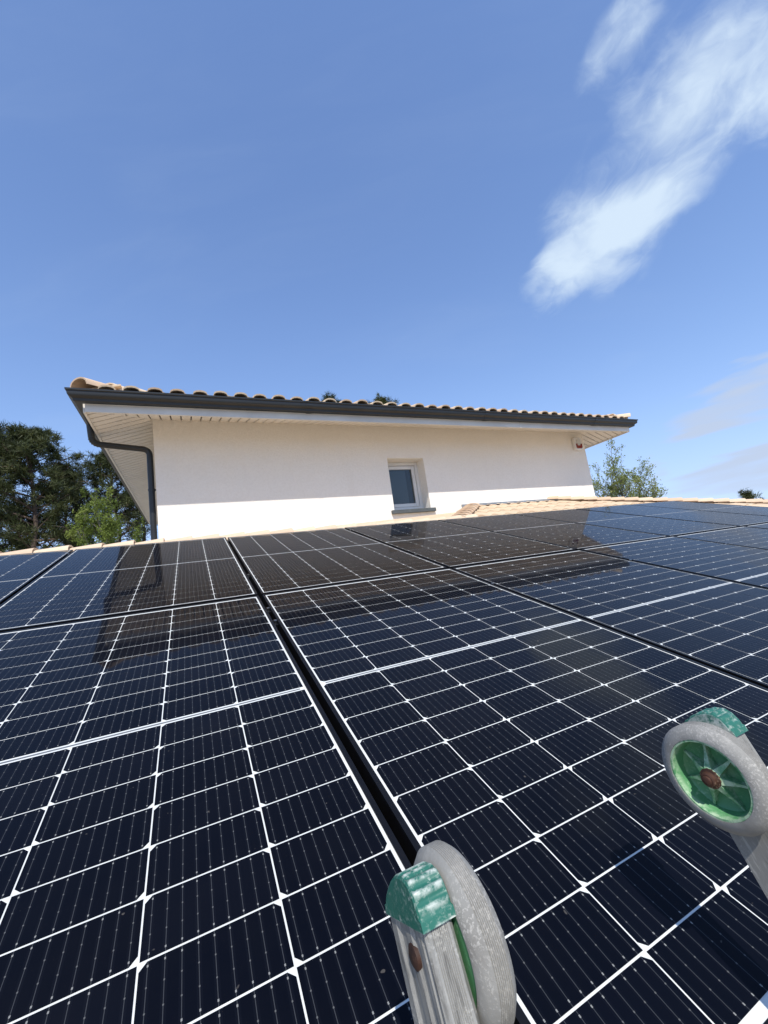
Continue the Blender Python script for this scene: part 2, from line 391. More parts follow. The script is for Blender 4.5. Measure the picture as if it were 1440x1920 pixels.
deck([(-3.4, RID_Y+.004), (HLX, RID_Y+.004), (hx2-.004, yw), (-3.4, yw)], lambda x, y: rz(RID_Y) - (y-RID_Y)*TT*0.6 if x < HLX+.01 else rz(yw))
deck([(HRX+.01, yw), (xr+.01, ye), (xr+.01, 12.0), (HRX+.01, 12.0)], lambda x, y: rz(yw) - (x-HRX)*TT)
b.build('back_roof', M_TILE, annex)
b = MB(); b.box((-3.1, 0.25, GROUND), (xr-0.4, 0.45, -0.12)); b.build('front_wall', M_WALL, annex)
b = MB(); b.box((-3.1, 0.45, GROUND), (-2.9, yw, -0.12)); b.build('side_wall', M_WALL, annex)
b = MB(); b.box((xr-0.6, 0.45, GROUND), (xr-0.4, yw, -0.60)); b.build('side_wall', M_WALL, annex)

PW, PH, PU, PV = 1.038, 1.755, 1.0557, 1.7793
Vdir = Vector((0, CT, ST)); Udir = Vector((1, 0, 0))
# field tiles that show above and to the right of the panels
v0 = PV + PH - 0.30
for ci in range(-16, 46):
    u = ci*0.21 + 0.07
    for k in range(0, 6):
        v = v0 + k*0.33; y = (v+0.2)*CT
        if v > RID_V - 0.30 and u < HLX + (y - RID_Y) + 0.02: continue
        if u > HRX + (yw - y) - 0.10: continue
        if v*CT > yw - 0.12: continue
        o = place('roof_tile', ME_TILE, annex, roofpt(u, v, TILE_N + 0.002*random.random()), Udir, Vdir, 0.012)
for ci in range(31, 46):
    u = ci*0.21 + 0.07
    for k in range(1, 10):
        v = v0 - k*0.33; y = (v+0.2)*CT
        if u > HRX + (yw - y) - 0.10 or u > 8.0: continue
        place('roof_tile', ME_TILE, annex, roofpt(u, v, TILE_N + 0.002*random.random()), Udir, Vdir, 0.012)
# left of the array (outside the picture): joined field
b = MB(); tb = romane_tile()
for ci in range(-16, -10):
    for k in range(1, 12):
        v = v0 - k*0.33
        if v < -0.08: continue
        for_pts = [roofpt(ci*0.21+0.07+x, v+y, TILE_N+z) for x, y, z in tb.v]; b.add(for_pts, tb.f)
o = b.build('roof_tiles', M_TILE, annex, 50); o['kind'] = 'stuff'
# caps of the upper ridge, overlapping leftwards
k = 0; u = -3.3
while u < HLX - 0.05:
    place('ridge_tile', ME_CAP, annex, roofpt(u+0.30, RID_V, -0.060 + 0.004*random.random()), (0, 1, 0) if False else Vector((0, -1, 0)) * -1, (-1, 0, -0.035), 0.02)
    u += 0.21
def cap_run(A, B, pitch, name='hip_tile', lift=0.0):
    A, B = Vector(A), Vector(B); d = (B-A); n = int(d.length/pitch); d.normalize()
    x = d.cross(Vector((0, 0, 1))).normalized()
    for i in range(n+1):
        place(name, ME_CAP, annex, A + d*pitch*i + Vector((0, 0, lift + 0.003*random.random())), x, d + Vector((0, 0, -0.03)), 0.02)
yl = yw - 0.10
cap_run((HLX+0.0, RID_Y, rz(RID_Y)+0.075), (HLX+(yl-RID_Y)-.12, yl-.12, rz(yl-.12)+0.075), 0.21)
HB = (HRX + (yw-1.2), 1.2, rz(1.2)+0.070)
cap_run(HB, (HRX+0.02, yw-0.02, rz(yw)+0.070), 0.20)
b = MB()   # mortar bed under the ridge caps so that no light shows through
for A, B_ in (((-3.35, RID_Y, rz(RID_Y)), (HLX, RID_Y, rz(RID_Y))), ((HLX, RID_Y, rz(RID_Y)), (HLX+(yl-RID_Y), yl, rz(yl))), ((HRX+(yw-1.2), 1.2, rz(1.2)), (HRX, yw, rz(yw)))):
    b.tube([Vector(A), Vector(B_)], 0.065, 10)
b.build('mortar_bed', M_MORTAR, annex)
b = MB()   # zinc flashing where the tiles meet the house wall
zf = rz(yw)
b.box((hx2-0.25, yw-0.020, zf+0.01), (HRX+0.05, yw-0.001, zf+0.100)); b.box((hx2-0.2, yw-0.12, zf+0.052), (HRX+0.02, yw-0.020, zf+0.058))
b.build('wall_flashing', M_ZINC, annex)

# ------------------------------------------------------------------ two-storey house behind
X0, X1, YB = -0.605, 6.58, 10.6
WX0, WX1, WZ0, WZ1 = 2.365, 2.975, 1.395, 2.18
EAVE_F = 4.26; FX0, FX1 = X0-0.53, X1+0.47      # fascia faces
SOF0 = 2.49                                      # soffit height at the fascia
house = thing('rendered_house', (3.0, 7.7, GROUND), 'cream rendered house with tiled hip roof and dark grey gutters', 'house')
WT = SOF0 + (WALL_Y-EAVE_F)*0.30 + 0.03
b = MB()
def wall_with_hole(y0, y1):
    xs = [X0, WX0, WX1, X1]; zs = [GROUND, WZ0, WZ1, WT]
    for y, flip in ((y0, False), (y1, True)):
        for i in range(3):
            for j in range(3):
                if i == 1 and j == 1: continue
                q = [(xs[i], y, zs[j]), (xs[i+1], y, zs[j]), (xs[i+1], y, zs[j+1]), (xs[i], y, zs[j+1])]
                b.add(q[::-1] if flip else q, [(0, 1, 2, 3)])
    for (xa, za), (xb, zb) in (((WX0, WZ0), (WX1, WZ0)), ((WX1, WZ0), (WX1, WZ1)), ((WX1, WZ1), (WX0, WZ1)), ((WX0, WZ1), (WX0, WZ0))):
        b.add([(xa, y0, za), (xa, y1, za), (xb, y1, zb), (xb, y0, zb)], [(0, 1, 2, 3)])
    b.add([(X0, y0, GROUND), (X0, y1, GROUND), (X0, y1, WT), (X0, y0, WT)], [(0, 1, 2, 3)])
    b.add([(X1, y0, GROUND), (X1, y1, GROUND), (X1, y1, WT), (X1, y0, WT)], [(3, 2, 1, 0)])
    b.add([(X0, y0, WT), (X1, y0, WT), (X1, y1, WT), (X0, y1, WT)], [(0, 1, 2, 3)])
wall_with_hole(WALL_Y, WALL_Y+0.34)
b.build('front_wall', M_WALL, house)
b = MB(); b.box((X0, WALL_Y+0.341, GROUND), (X0+0.3, YB, WT)); b.build('side_wall', M_WALL, house)
b = MB(); b.box((X1-0.3, WALL_Y+0.341, GROUND), (X1, YB, WT)); b.build('side_wall', M_WALL, house)
b = MB(); b.box((X0+0.301, YB-0.3, GROUND), (X1-0.301, YB, WT)); b.build('back_wall', M_WALL, house)
# window
YF = WALL_Y + 0.20
b = MB()
def ring(x0, x1, z0, z1, wd, y0, y1):
    b.box((x0, y0, z0), (x0+wd, y1, z1)); b.box((x1-wd, y0, z0), (x1, y1, z1))
    b.box((x0+wd, y0, z0), (x1-wd, y1, z0+wd)); b.box((x0+wd, y0, z1-wd), (x1-wd, y1, z1))
ring(WX0+.001, WX1-.001, WZ0+0.028, WZ1-.001, 0.052, YF, YF+0.07)
win = b.build('window', M_PVC, house, bevel=0.004)
def sub(mb, name, mat, par, **k):
    """part of a part: verts in world space, par is a child of a thing"""
    l = par.parent.location; mb.v = [(x-l.x, y-l.y, z-l.z) for x, y, z in mb.v]
    return mb.build(name, mat, par, **k)
b = MB(); ring(WX0+.058, WX1-.058, WZ0+.085, WZ1-.058, 0.052, YF+0.012, YF+0.06); sub(b, 'sash', M_PVC, win, bevel=0.005)
b = MB(); b.box((WX0+.100, YF+0.030, WZ0+.128), (WX1-.100, YF+0.036, WZ1-.100)); sub(b, 'pane', M_PANE, win)
b = MB(); b.box((WX0+.06, YF+0.085, WZ0+.09), (WX1-0.190, YF+0.090, WZ1-.06)); sub(b, 'pane_reflection_sheet', M_PANEREFL, win)  # added sheet behind the pane, its colour stands in for reflected sky
b = MB(); b.box((WX0+.002, YF+0.12, WZ0+.03), (WX1-.002, YF+0.125, WZ1-.002)); sub(b, 'dark_room_sheet', M_DARKROOM, win)  # flat sheet coloured dark to stand in for the unlit room
b = MB(); b.prism([(WALL_Y-0.052, WZ0-0.045), (WALL_Y-0.052, WZ0+0.004), (YF+0.02, WZ0+0.026), (YF+0.02, WZ0-0.045+.046), (WALL_Y-0.001, WZ0+0.001), (WALL_Y-0.001, WZ0-0.045)], 'x', WX0+.002, WX1-.002)
b.box((WX0-0.055, WALL_Y-0.054, WZ0-0.047), (WX1+0.055, WALL_Y-0.002, WZ0+0.0055))
b.build('window_sill', M_SILL, house, bevel=0.003)

# soffit boards: sloped with the rafters, mitred at the corners
def soffit_z(d): return SOF0 + 0.30*d
ov = WALL_Y - EAVE_F
def soffit_front():
    b = MB(); x = FX0; pw = 0.105
    while x < FX1 - 0.001:
        x2 = min(x + pw - 0.014, FX1)
        def lim(xx): return min(ov+0.02, (xx-FX0)*ov/(X0-FX0) if xx < X0 else ((FX1-xx)*ov/(FX1-X1) if xx > X1 else 9))
        d1, d2 = max(lim(x), .0), max(lim(x2), .0)
        b.add([(x, EAVE_F, soffit_z(0)), (x2, EAVE_F, soffit_z(0)), (x2, EAVE_F+d2, soffit_z(d2)), (x, EAVE_F+d1, soffit_z(d1)),
               (x, EAVE_F, soffit_z(0)+.012), (x2, EAVE_F, soffit_z(0)+.012), (x2, EAVE_F+d2, soffit_z(d2)+.012), (x, EAVE_F+d1, soffit_z(d1)+.012)],
              [(3,2,1,0),(4,5,6,7),(0,1,5,4),(1,2,6,5),(2,3,7,6),(3,0,4,7)])
        x += pw
    return b
def soffit_side(xf, xw):
    b = MB(); y = EAVE_F; pw = 0.105; W_ = abs(xw-xf); s = 1 if xw > xf else -1
    while y < YB + ov:
        y2 = y + pw - 0.014
        d0a = 0; d1a = min((y-EAVE_F)/ov, 1.03)*W_; d1b = min((y2-EAVE_F)/ov, 1.03)*W_
        zz = lambda d: SOF0 + 0.30*ov*d/W_
        q = [(xf, y, zz(0)), (xf+s*max(d1a, 0), y, zz(max(d1a, 0))), (xf+s*d1b, y2, zz(d1b)), (xf, y2, zz(0))]
        b.add(q + [(a, c_, e+.012) for a, c_, e in q], [(0,1,2,3),(7,6,5,4),(0,1,5,4),(1,2,6,5),(2,3,7,6),(3,0,4,7)])
        y += pw
    return b
for bb in (soffit_front(), soffit_side(FX0, X0), soffit_side(FX1, X1)):
    o = bb.build('soffit_boards', M_SOFFIT, house); o['kind'] = 'stuff'
b = MB()   # backing above the soffit, closes the board joints
zb = 0.03
b.add([(FX0+.02, EAVE_F+.02, SOF0+zb), (FX1-.02, EAVE_F+.02, SOF0+zb), (X1, WALL_Y, soffit_z(ov)+zb), (X0, WALL_Y, soffit_z(ov)+zb),
       (FX0+.02, YB+.5, SOF0+zb), (X0, YB, soffit_z(ov)+zb), (FX1-.02, YB+.5, SOF0+zb), (X1, YB, soffit_z(ov)+zb)], [(0, 1, 2, 3), (4, 0, 3, 5), (1, 6, 7, 2)])
b.build('soffit_backing', M_DARKROOM, house)
FT = 2.64
def fascia(a, bnd): bb = MB(); bb.box(a, bnd); return bb.build('fascia_board', M_FASCIA, house, bevel=0.003)
fascia((FX0-.002, EAVE_F-0.022, SOF0-0.022), (FX1+.002, EAVE_F, FT))
fascia((FX0-0.022, EAVE_F+.0005, SOF0-0.021), (FX0, YB+ov, FT))
fascia((FX1, EAVE_F+.0005, SOF0-0.021), (FX1+0.022, YB+ov, FT))
b = MB(); b.box((4.42, EAVE_F-0.0245, SOF0-0.0235), (4.46, EAVE_F-0.004, 2.56)); b.build('fascia_joint_cover', M_FASCIA, house)
# gutter: ogee profile (outward distance from fascia face, height)
GB, GT = 2.550, 2.660
gp = [(0.004, GB), (0.052, GB), (0.060, GB+0.006), (0.064, GB+0.028), (0.072, GB+0.036), (0.094, GB+0.046), (0.100, GB+0.058), (0.101, GB+0.088), (0.112, GB+0.094), (0.114, GT), (0.104, GT), (0.104, GB+0.098), (0.094, GB+0.092), (0.093, GB+0.062), (0.088, GB+0.054), (0.066, GB+0.044), (0.057, GB+0.034), (0.053, GB+0.008), (0.004, GB+0.006)]
yfa = EAVE_F - 0.022; xla = FX0 - 0.022; xra = FX1 + 0.022
b = MB(); n = len(gp); vs = []
for d, z in gp: vs.append((xla-d, YB+ov, z))
for d, z in gp: vs.append((xla-d, yfa-d, z))
for d, z in gp: vs.append((xra+d, yfa-d, z))
for d, z in gp: vs.append((xra+d, YB+ov, z))
fs = []
for s_ in range(3):
    for i in range(n): j = (i+1) % n; fs.append((s_*n+i, s_*n+j, (s_+1)*n+j, (s_+1)*n+i))
fs += [tuple(range(n)), tuple(range(3*n, 4*n))[::-1]]
b.add(vs, fs); b.build('gutter', M_GUTTER, house, 30)
for xj in (1.05, 3.70, 6.05):
    b = MB(); ring_ = [(d + (0.003 if 3 < i < 10 or d > .05 else 0.0), z - (0.003 if i < 3 else 0)) for i, (d, z) in enumerate(gp[:10])] + [(0.110, GT+0.002), (0.03, GT+0.002), (0.03, GT-0.004), (0.100, GT-0.004), (0.09, GB+0.06), (0.05, GB+0.02), (0.006, GB+0.02)]
    b.prism([(yfa-d, z) for d, z in ring_], 'x', xj, xj+0.07); b.build('gutter_joint', M_GUTTER, house)
# downpipe at the left corner
def bezier_path(ps, rr, steps=6):
    out = [Vector(ps[0])]
    for a, c_, d in zip(ps, ps[1:], ps[2:]):
        a, c_, d = Vector(a), Vector(c_), Vector(d)
        p = c_ + (a-c_).normalized()*rr; q = c_ + (d-c_).normalized()*rr
        for i in range(steps+1):
            tt = i/steps; out.append(p*(1-tt)**2 + c_*2*tt*(1-tt) + q*tt*tt)
    out.append(Vector(ps[-1])); return out
PX = X0 - 0.052
path = bezier_path([(xla-.045, 4.80, GB+.01), (xla-.035, 4.84, 2.36), (PX, 4.93, 2.325), (PX, 4.93, GROUND+.05)], 0.075)
b = MB(); b.tube(path, 0.033, 16)
dp = b.build('downpipe', M_GUTTER, house, 40)
b = MB()
for i in range(2, 7):
    p = path[i]; d = (path[i+1]-path[i-1]).normalized(); b.tube([p-d*0.004, p+d*0.004], 0.0362, 16)
sub(b, 'elbow_ribs', M_GUTTER, dp)
for z in (1.84, 0.2):
    b = MB(); b.tube([(PX, 4.93, z-.012), (PX, 4.93, z+.012)], 0.037, 16); b.box((PX+.034, 4.925, z-.008), (X0-.001, 4.937, z+.008)); sub(b, 'pipe_bracket', M_GUTTER, dp)
# roof: slab with hips
b = MB(); RZ0 = 2.655; ins = (FX1-FX0)/2 if (FX1-FX0) < (YB+ov-EAVE_F) else (YB+ov-EAVE_F)/2
xa, xb_, ya, yb_ = FX0-.02, FX1+.02, EAVE_F-.02, YB+ov
hz = RZ0 + ins*0.30; ym = (ya+yb_)/2
b.add([(xa, ya, RZ0), (xb_, ya, RZ0), (xb_, yb_, RZ0), (xa, yb_, RZ0), (xa+ins, ym, hz), (xb_-ins, ym, hz)], [(0, 1, 5, 4), (1, 2, 5), (2, 3, 4, 5), (3, 0, 4)])
b.build('roof_slab', M_DECK, house)
SL = Vector((0, 1, 0.30)).normalized()
ntile = int((FX1-FX0+.16)/0.21)
for i in range(ntile+1):
    x = FX0 - 0.02 + i*0.21 + 0.03
    for k in range(4):
        d = k*0.34 - 0.06; hip = min(x-xa, xb_-x)
        if d + 0.15 > hip + 0.05: continue
        o = place('roof_tile', ME_TILE, house, (x+random.uniform(-.006, .006), ya+d+random.uniform(-.010, .010), RZ0+0.026+max(d, -0.06)*0.30+random.uniform(0, .006)), (1, 0, 0), SL, 0.03)
SLx = Vector((1, 0, 0.30)).normalized()
for i in range(int((yb_-ya)/0.21)):
    y = ya + 0.12 + i*0.21
    for k in range(2):
        d = k*0.34 - 0.06
        if d + 0.15 > min(y-ya, yb_-y)+.05: continue
        place('roof_tile', ME_TILE, house, (xa+d, y, RZ0+0.028+d*0.30), (0, -1, 0), SLx, 0.012)
        place('roof_tile', ME_TILE, house, (xb_-d, y, RZ0+0.028+d*0.30), (0, 1, 0), Vector((-1, 0, 0.30)), 0.012)
def hcap(A, d, n, pitch=0.30):
    A = Vector(A); d = Vector(d).normalized(); x = d.cross(Vector((0, 0, 1))).normalized()
    for i in range(n): place('hip_tile', ME_HCAP, house, A + d*pitch*i, x, d + Vector((0, 0, -0.03)), 0.015)
ME_HCAP = cap_tile(0.40, 0.125, 0.105, 0.095).mesh('hip_tile', M_CAP, 50)
hcap((xa-0.02, ya-0.02, RZ0+0.045), (1, 1, 0.30), 12); hcap((xb_+0.02, ya-0.02, RZ0+0.045), (-1, 1, 0.30), 12)

# alarm siren on the wall
siren = thing('alarm_siren', (6.36, WALL_Y, 2.31), 'white wall alarm siren with dark red lens under the right eave', 'alarm', world=True)
sx0, sx1, sz0, sz1 = 6.262, 6.458, 2.305, 2.555
def rrect(x0, x1, z0, z1, r, n=5):
    o = []
    for cx, cz, a0 in ((x1-r, z1-r, 0), (x0+r, z1-r, 90), (x0+r, z0+r, 180), (x1-r, z0+r, 270)):
        for k in range(n+1):
            a = math.radians(a0 + 90*k/n); o.append((cx+r*math.cos(a), cz+r*math.sin(a)))
    return o
b = MB(); b.prism(rrect(sx0, sx1, sz0, sz1, 0.045), 'y', WALL_Y-0.062, WALL_Y-0.001); b.build('body', M_PVC, siren, 30, bevel=0.010)
b = MB(); b.prism(rrect(sx0+.05, sx1-.05, sz0+.11, sz1-.045, 0.012), 'y', WALL_Y-0.072, WALL_Y-0.060); b.build('grille', M_GRILLE, siren, bevel=0.003)
b = MB()
u_ = rrect(sx0+.026, sx1-.026, sz0+.030, sz0+.120, 0.03); b.prism([(sx0+.026, sz0+.120), (sx0+.026, sz0+.05), (sx0+.045, sz0+.030), (sx1-.045, sz0+.030), (sx1-.026, sz0+.05), (sx1-.026, sz0+.120), (sx1-.05, sz0+.120), (sx1-.055, sz0+.085), (sx0+.055, sz0+.085), (sx0+.05, sz0+.120)], 'y', WALL_Y-0.076, WALL_Y-0.058)
b.build('red_lens', M_REDLENS, siren, bevel=0.003)

# ------------------------------------------------------------------ solar panels
CPX, CPY, MIDG = 0.168, 0.085, 0.0066
def cell_mesh():
    ch = 0.0085; x, y = CW/2, CH/2; b = MB()
    b.prism([(-x, -y), (x, -y), (x, y-ch), (x-ch, y), (-x+ch, y), (-x, y-ch)], 'z', -0.0009, 0.0)
    return b.mesh('cell', M_CELL)
ME_CELL = cell_mesh()
def frame_mesh():
    b = MB(); lip = 0.0105; t0, t1 = -0.035, 0.0014
    b.box((0, 0, t0), (lip, PH, t1)); b.box((PW-lip, 0, t0), (PW, PH, t1)); b.box((lip, 0, t0), (PW-lip, lip, t1)); b.box((lip, PH-lip, t0), (PW-lip, PH, t1))
    return b.mesh('frame', M_FRAME)
ME_FRAME = frame_mesh()
b = MB(); b.box((0.0095, 0.0095, -0.006), (PW-0.0095, PH-0.0095, -0.0006)); ME_BACK = b.mesh('backsheet', M_BACK)
b = MB(); b.box((0.026, PH/2-0.0026, -0.0008), (PW-0.026, PH/2+0.0026, -0.0002)); ME_RIB = b.mesh('busbar_ribbon', M_RIBBON)
ORD = ['first', 'second', 'third', 'fourth', 'fifth', 'sixth', 'seventh', 'eighth']
def panel(c, r, label):
    t = thing('solar_panel', roofpt(c*PU, r*PV), label, 'solar panel', 'solar panels on the annex roof', rot=(T + random.uniform(-0.0012, 0.0012), random.uniform(-0.0010, 0.0010), 0), world=False)
    link('frame', ME_FRAME, t); link('backsheet', ME_BACK, t); link('busbar_ribbon', ME_RIB, t)
    for k in range(6):
        for j in range(20):
            x = 0.015 + CPX*(k+0.5)
            nrow = j - 10 + 0.5 if j >= 10 else j - 10 + 0.5
            y = PH/2 + nrow*CPY + (MIDG if j >= 10 else -MIDG)
            o = bpy.data.objects.new('cell', ME_CELL); COL.objects.link(o); o.parent = t; o.location = (x, y, 0)
            top = (k % 2 == 0) == (j < 10)
            if not top: o.rotation_euler = (0, 0, math.pi)
for c in range(-2, 6):
    panel(c, 1, 'black framed solar panel, %s from the left in the upper row' % ORD[c+2])
low = {-1: 'large near solar panel at lower left, first in the lower row', 0: 'large near solar panel behind the ladder wheels, second in lower row',
       1: 'solar panel third from the left in the lower row', 2: 'solar panel fourth from the left in the lower row, at right edge',
       3: 'solar panel fifth from the left in the lower row, far right', 4: 'solar panel sixth in the lower row, just a sliver at right edge',
       -2: 'solar panel past the left end of the visible lower row', 5: 'solar panel past the right end of the visible lower row'}
for c in range(-2, 6): panel(c, 0, low[c])
# mounting rails and clamps
for i, v in enumerate((0.17, 1.40, 2.16, 3.36)):
    b = MB(); b.box((-2.12, -0.019, -0.084), (6*PU+0.03, 0.019, -0.036))
    o = b.build('mounting_rail', M_RAIL); o.location = roofpt(0, v); o.rotation_euler = (T, 0, 0)
    tag(o, 'black mounting rail under the %s row of panels, %s' % (('lower', 'upper')[i//2], ('lower one', 'upper one')[i % 2]), 'rail', 'mounting rails under the panels')
def clamp_mesh():
    b = MB(); g = PU-PW
    b.box((-0.006, -0.02, -0.035), (0.006, 0.02, -0.010)); b.box((-g/2+.001, -0.02, -0.012), (g/2-.001, 0.02, -0.0085))
    return b.mesh('clamp_body', M_FRAME)
ME_CLAMP = clamp_mesh()
b = MB(); b.tube([(0, 0, -0.009), (0, 0, 0.0045)], 0.0068, 10); b.tube([(0, 0, -0.0095), (0, 0, -0.0085)], 0.0078, 10); ME_BOLT = b.mesh('bolt', M_BOLT, 40)
for c in range(-1, 6):
    for i, v in enumerate((0.17, 1.40, 1.555, 2.16, 3.36)):
        if i == 2 and c not in (0,): continue
        t = thing('mid_clamp', roofpt(c*PU-(PU-PW)/2, v), 'bolted clamp, %s, in the gap right of the %s panel column' % ({0.17: 'lower row at bottom', 1.40: 'lower row near top', 1.555: 'lower row topmost', 2.16: 'upper row near bottom', 3.36: 'upper row near top'}[v], ORD[c+1]), 'clamp', 'clamps in the panel gaps', rot=(T, 0, 0), world=False)
        link('clamp_body', ME_CLAMP, t); link('bolt', ME_BOLT, t)

# ------------------------------------------------------------------ ladder
def weathered(name, base, stain, grime, metallic, rough, streak=False):
    mm, t, bs = new_mat(name)
    if streak:      # noise drawn out along the leaning stile
        co = nod(t, 'ShaderNodeTexCoord'); m0_ = nod(t, 'ShaderNodeMapping'); m0_.inputs['Rotation'].default_value = (-math.radians(67), 0, 0); t.links.new(co.outputs['Object'], m0_.inputs['Vector'])
        m1_ = nod(t, 'ShaderNodeMapping'); m1_.inputs['Scale'].default_value = (1, 0.14, 1); t.links.new(m0_.outputs[0], m1_.inputs['Vector'])
        nn = nod(t, 'ShaderNodeTexNoise'); nn.inputs['Scale'].default_value = 210; nn.inputs['Detail'].default_value = 6; nn.inputs['Roughness'].default_value = 0.6; t.links.new(m1_.outputs[0], nn.inputs['Vector']); a = nn.outputs['Fac']
    else: a = noise(t, 30, 5, 0.6)
    bn = noise(t, 420, 4, 0.7); big = noise(t, 16, 4, 0.6)
    c = ramp(t, a, [(0.30, grime), (0.48, base), (0.58, base), (0.75, stain)])
    sp = mth(t, 'MULTIPLY', ramp(t, bn, [(0.52, (0, 0, 0)), (0.60, (1, 1, 1))]), ramp(t, big, [(0.46, (0, 0, 0)), (0.60, (1, 1, 1))]))
    c = mixc(t, mth(t, 'MULTIPLY', sp, 0.75), c, tuple(min(1, x*1.15) for x in stain))
    t.links.new(c, bs.inputs['Base Color']); bs.inputs['Metallic'].default_value = metallic; bs.inputs['Roughness'].default_value = rough
    bump(t, bs, bn, 0.3, 0.0008); return mm
M_ALU = weathered('oxidised_aluminium', (0.295, 0.288, 0.262), (0.52, 0.505, 0.455), (0.10, 0.097, 0.088), 0.3, 0.5, True)
M_TYRE = weathered('grey_tyre', (0.245, 0.238, 0.215), (0.36, 0.345, 0.31), (0.185, 0.175, 0.155), 0.0, 0.75)
def green(name, base, wear, amount):
    """moulded plastic, worn pale on its edges (pointiness) and scuffed in fine scratches"""
    mm, t, bs = new_mat(name)
    geo = nod(t, 'ShaderNodeNewGeometry'); fine = noise(t, 260, 5, 0.7); mid_ = noise(t, 105, 6, 0.7)
    c = mixc(t, noise(t, 40, 4), tuple(x*0.70 for x in base), base)
    edge = mth(t, 'MULTIPLY', ramp(t, geo.outputs['Pointiness'], [(0.515, (0, 0, 0)), (0.56, (1, 1, 1))]), ramp(t, mid_, [(0.40, (0, 0, 0)), (0.58, (1, 1, 1))]))
    scuff = mth(t, 'MULTIPLY', ramp(t, fine, [(amount, (0, 0, 0)), (amount+0.10, (1, 1, 1))]), ramp(t, mid_, [(0.46, (0, 0, 0)), (0.60, (1, 1, 1))]))
    c = mixc(t, mth(t, 'MULTIPLY', mth(t, 'MAXIMUM', edge, mth(t, 'MULTIPLY', scuff, 0.6)), 0.85), c, wear)
    t.links.new(c, bs.inputs['Base Color']); bs.inputs['Roughness'].default_value = 0.42; bump(t, bs, fine, 0.2, 0.0008); return mm
M_CAPG = green('green_cap', (0.022, 0.140, 0.098), (0.52, 0.55, 0.49), 0.50)
M_WHEELG = green('green_wheel', (0.10, 0.30, 0.125), (0.42, 0.54, 0.37), 0.53)
M_RUST = weathered('rusty_steel', (0.062, 0.026, 0.015), (0.34, 0.24, 0.16), (0.022, 0.011, 0.008), 0.3, 0.7)
LA = math.radians(67)                                     # lean of the stiles
Ecap = Vector((0, -0.0025, 0.278))                        # cap seat on the stile axis
e = Vector((0, math.cos(LA), math.sin(LA)))               # up the ladder
dd = Vector((0, -math.sin(LA), math.cos(LA)))             # from the panel side towards the climber
AX = Ecap - e*0.0225
foot_s = (Ecap.z - GROUND)/e.z - 0.01
footp = Ecap - e*foot_s
ladder = thing('ladder', (0.05, footp.y, GROUND), 'weathered aluminium ladder with green caps and two wheels at its top', 'ladder')
DS = 0.0
def LP(x, s, d): return Vector((x, 0, 0)) + Ecap + e*(s + (DS if s > -0.2 else 0.0)) + dd*d      # x, along stile, across stile
HD = 0.034
def stile(xo, xi):
    """xo outer face, xi inner face; profile with a recessed outer web, beads and fluted narrow faces"""
    s = 1 if xi > xo else -1; w_ = abs(xi-xo)
    pr = [(0, -HD), (0, -0.0235), (0.0022, -0.0205), (0.0022, -0.0085), (0.0004, -0.0060), (0.0004, 0.0035), (0.0022, 0.0060), (0.0022, 0.0150), (0.0, 0.0185), (0.0, 0.0235), (0.0016, 0.0250), (0.0016, 0.0275), (0, 0.0290), (0, HD-.003), (0.003, HD)]
    nf = 9
    for k in range(nf):
        a = 0.0045 + (w_-0.009)*k/nf; st = (w_-0.009)/nf
        pr += [(a, HD), (a+st*0.35, HD-0.0006), (a+st*0.7, HD)]
    pr += [(w_-.003, HD), (w_, HD-.003), (w_, -HD)]
    b = MB(); n = len(pr); vs = []
    for ss in (-foot_s, 0.002):
        for x, d in pr: vs.append(LP(xo + s*x, ss, d))
    fs = [(i, (i+1) % n, n+(i+1) % n, n+i) for i in range(n)] + [tuple(range(n))[::-1], tuple(range(n, 2*n))]
    b.add(vs, fs); return b
def capmesh(xo, xi):
    s = 1 if xi > xo else -1; w_ = abs(xi-xo) + 0.004; x0_ = xo - s*0.002
    # outline across the stile (d) and along it (s): rounded dome, ribbed on top
    nr = 11; dome = []; NK = nr*8
    CP = [(-0.0365, 0.0), (-0.0352, 0.0055), (-0.030, 0.0115), (-0.020, 0.0180), (-0.0096, 0.0232), (0.0, 0.0265), (0.010, 0.0285), (0.020, 0.0282), (0.028, 0.0255), (0.0335, 0.0195), (0.0362, 0.0110), (0.0368, 0.0)]
    seg_ = [0.0]
    for p, q in zip(CP, CP[1:]): seg_.append(seg_[-1] + math.hypot(q[0]-p[0], q[1]-p[1]))
    for k in range(NK+1):
        tt = k/NK; L0 = tt*seg_[-1]; i_ = max(0, min(len(CP)-2, int(np.searchsorted(seg_, L0)-1))); u_ = (L0-seg_[i_])/(seg_[i_+1]-seg_[i_])
        rib = -0.0021*(0.5 - 0.5*math.cos(2*math.pi*nr*tt))**2*min(1, 6*tt, 6*(1-tt))
        dome.append((CP[i_][0]*(1-u_)+CP[i_+1][0]*u_, CP[i_][1]*(1-u_)+CP[i_+1][1]*u_, rib))
    b = MB(); rows = [(0.0, -0.0026, 0), (0.0010, -0.0009, 0), (0.0030, 0.0, 1), (w_-0.0030, 0.0, 1), (w_-0.0010, -0.0009, 0), (w_, -0.0026, 0)]
    n = len(dome); vs = []; fs = []
    for x, sh, rb in rows:
        for d, h, r_ in dome:
            q = Vector((d, h)); L_ = q.length; k_ = (L_ + sh + r_*rb)/L_ if h > 0.006 else 1.0
            vs.append(LP(x0_ + s*x, -0.0040 + h*k_, d*k_))
    for i in range(len(rows)-1):
        for k in range(n-1): fs.append((i*n+k, i*n+k+1, (i+1)*n+k+1, (i+1)*n+k))
    fs += [tuple(range(n)), tuple(range((len(rows)-1)*n, len(rows)*n))[::-1]]
    for i in range(len(rows)-1): fs.append((i*n, (i+1)*n, (i+1)*n+n-1, i*n+n-1))
    b.add(vs, fs)
    return b
WR, RR = 0.0525, 0.0387
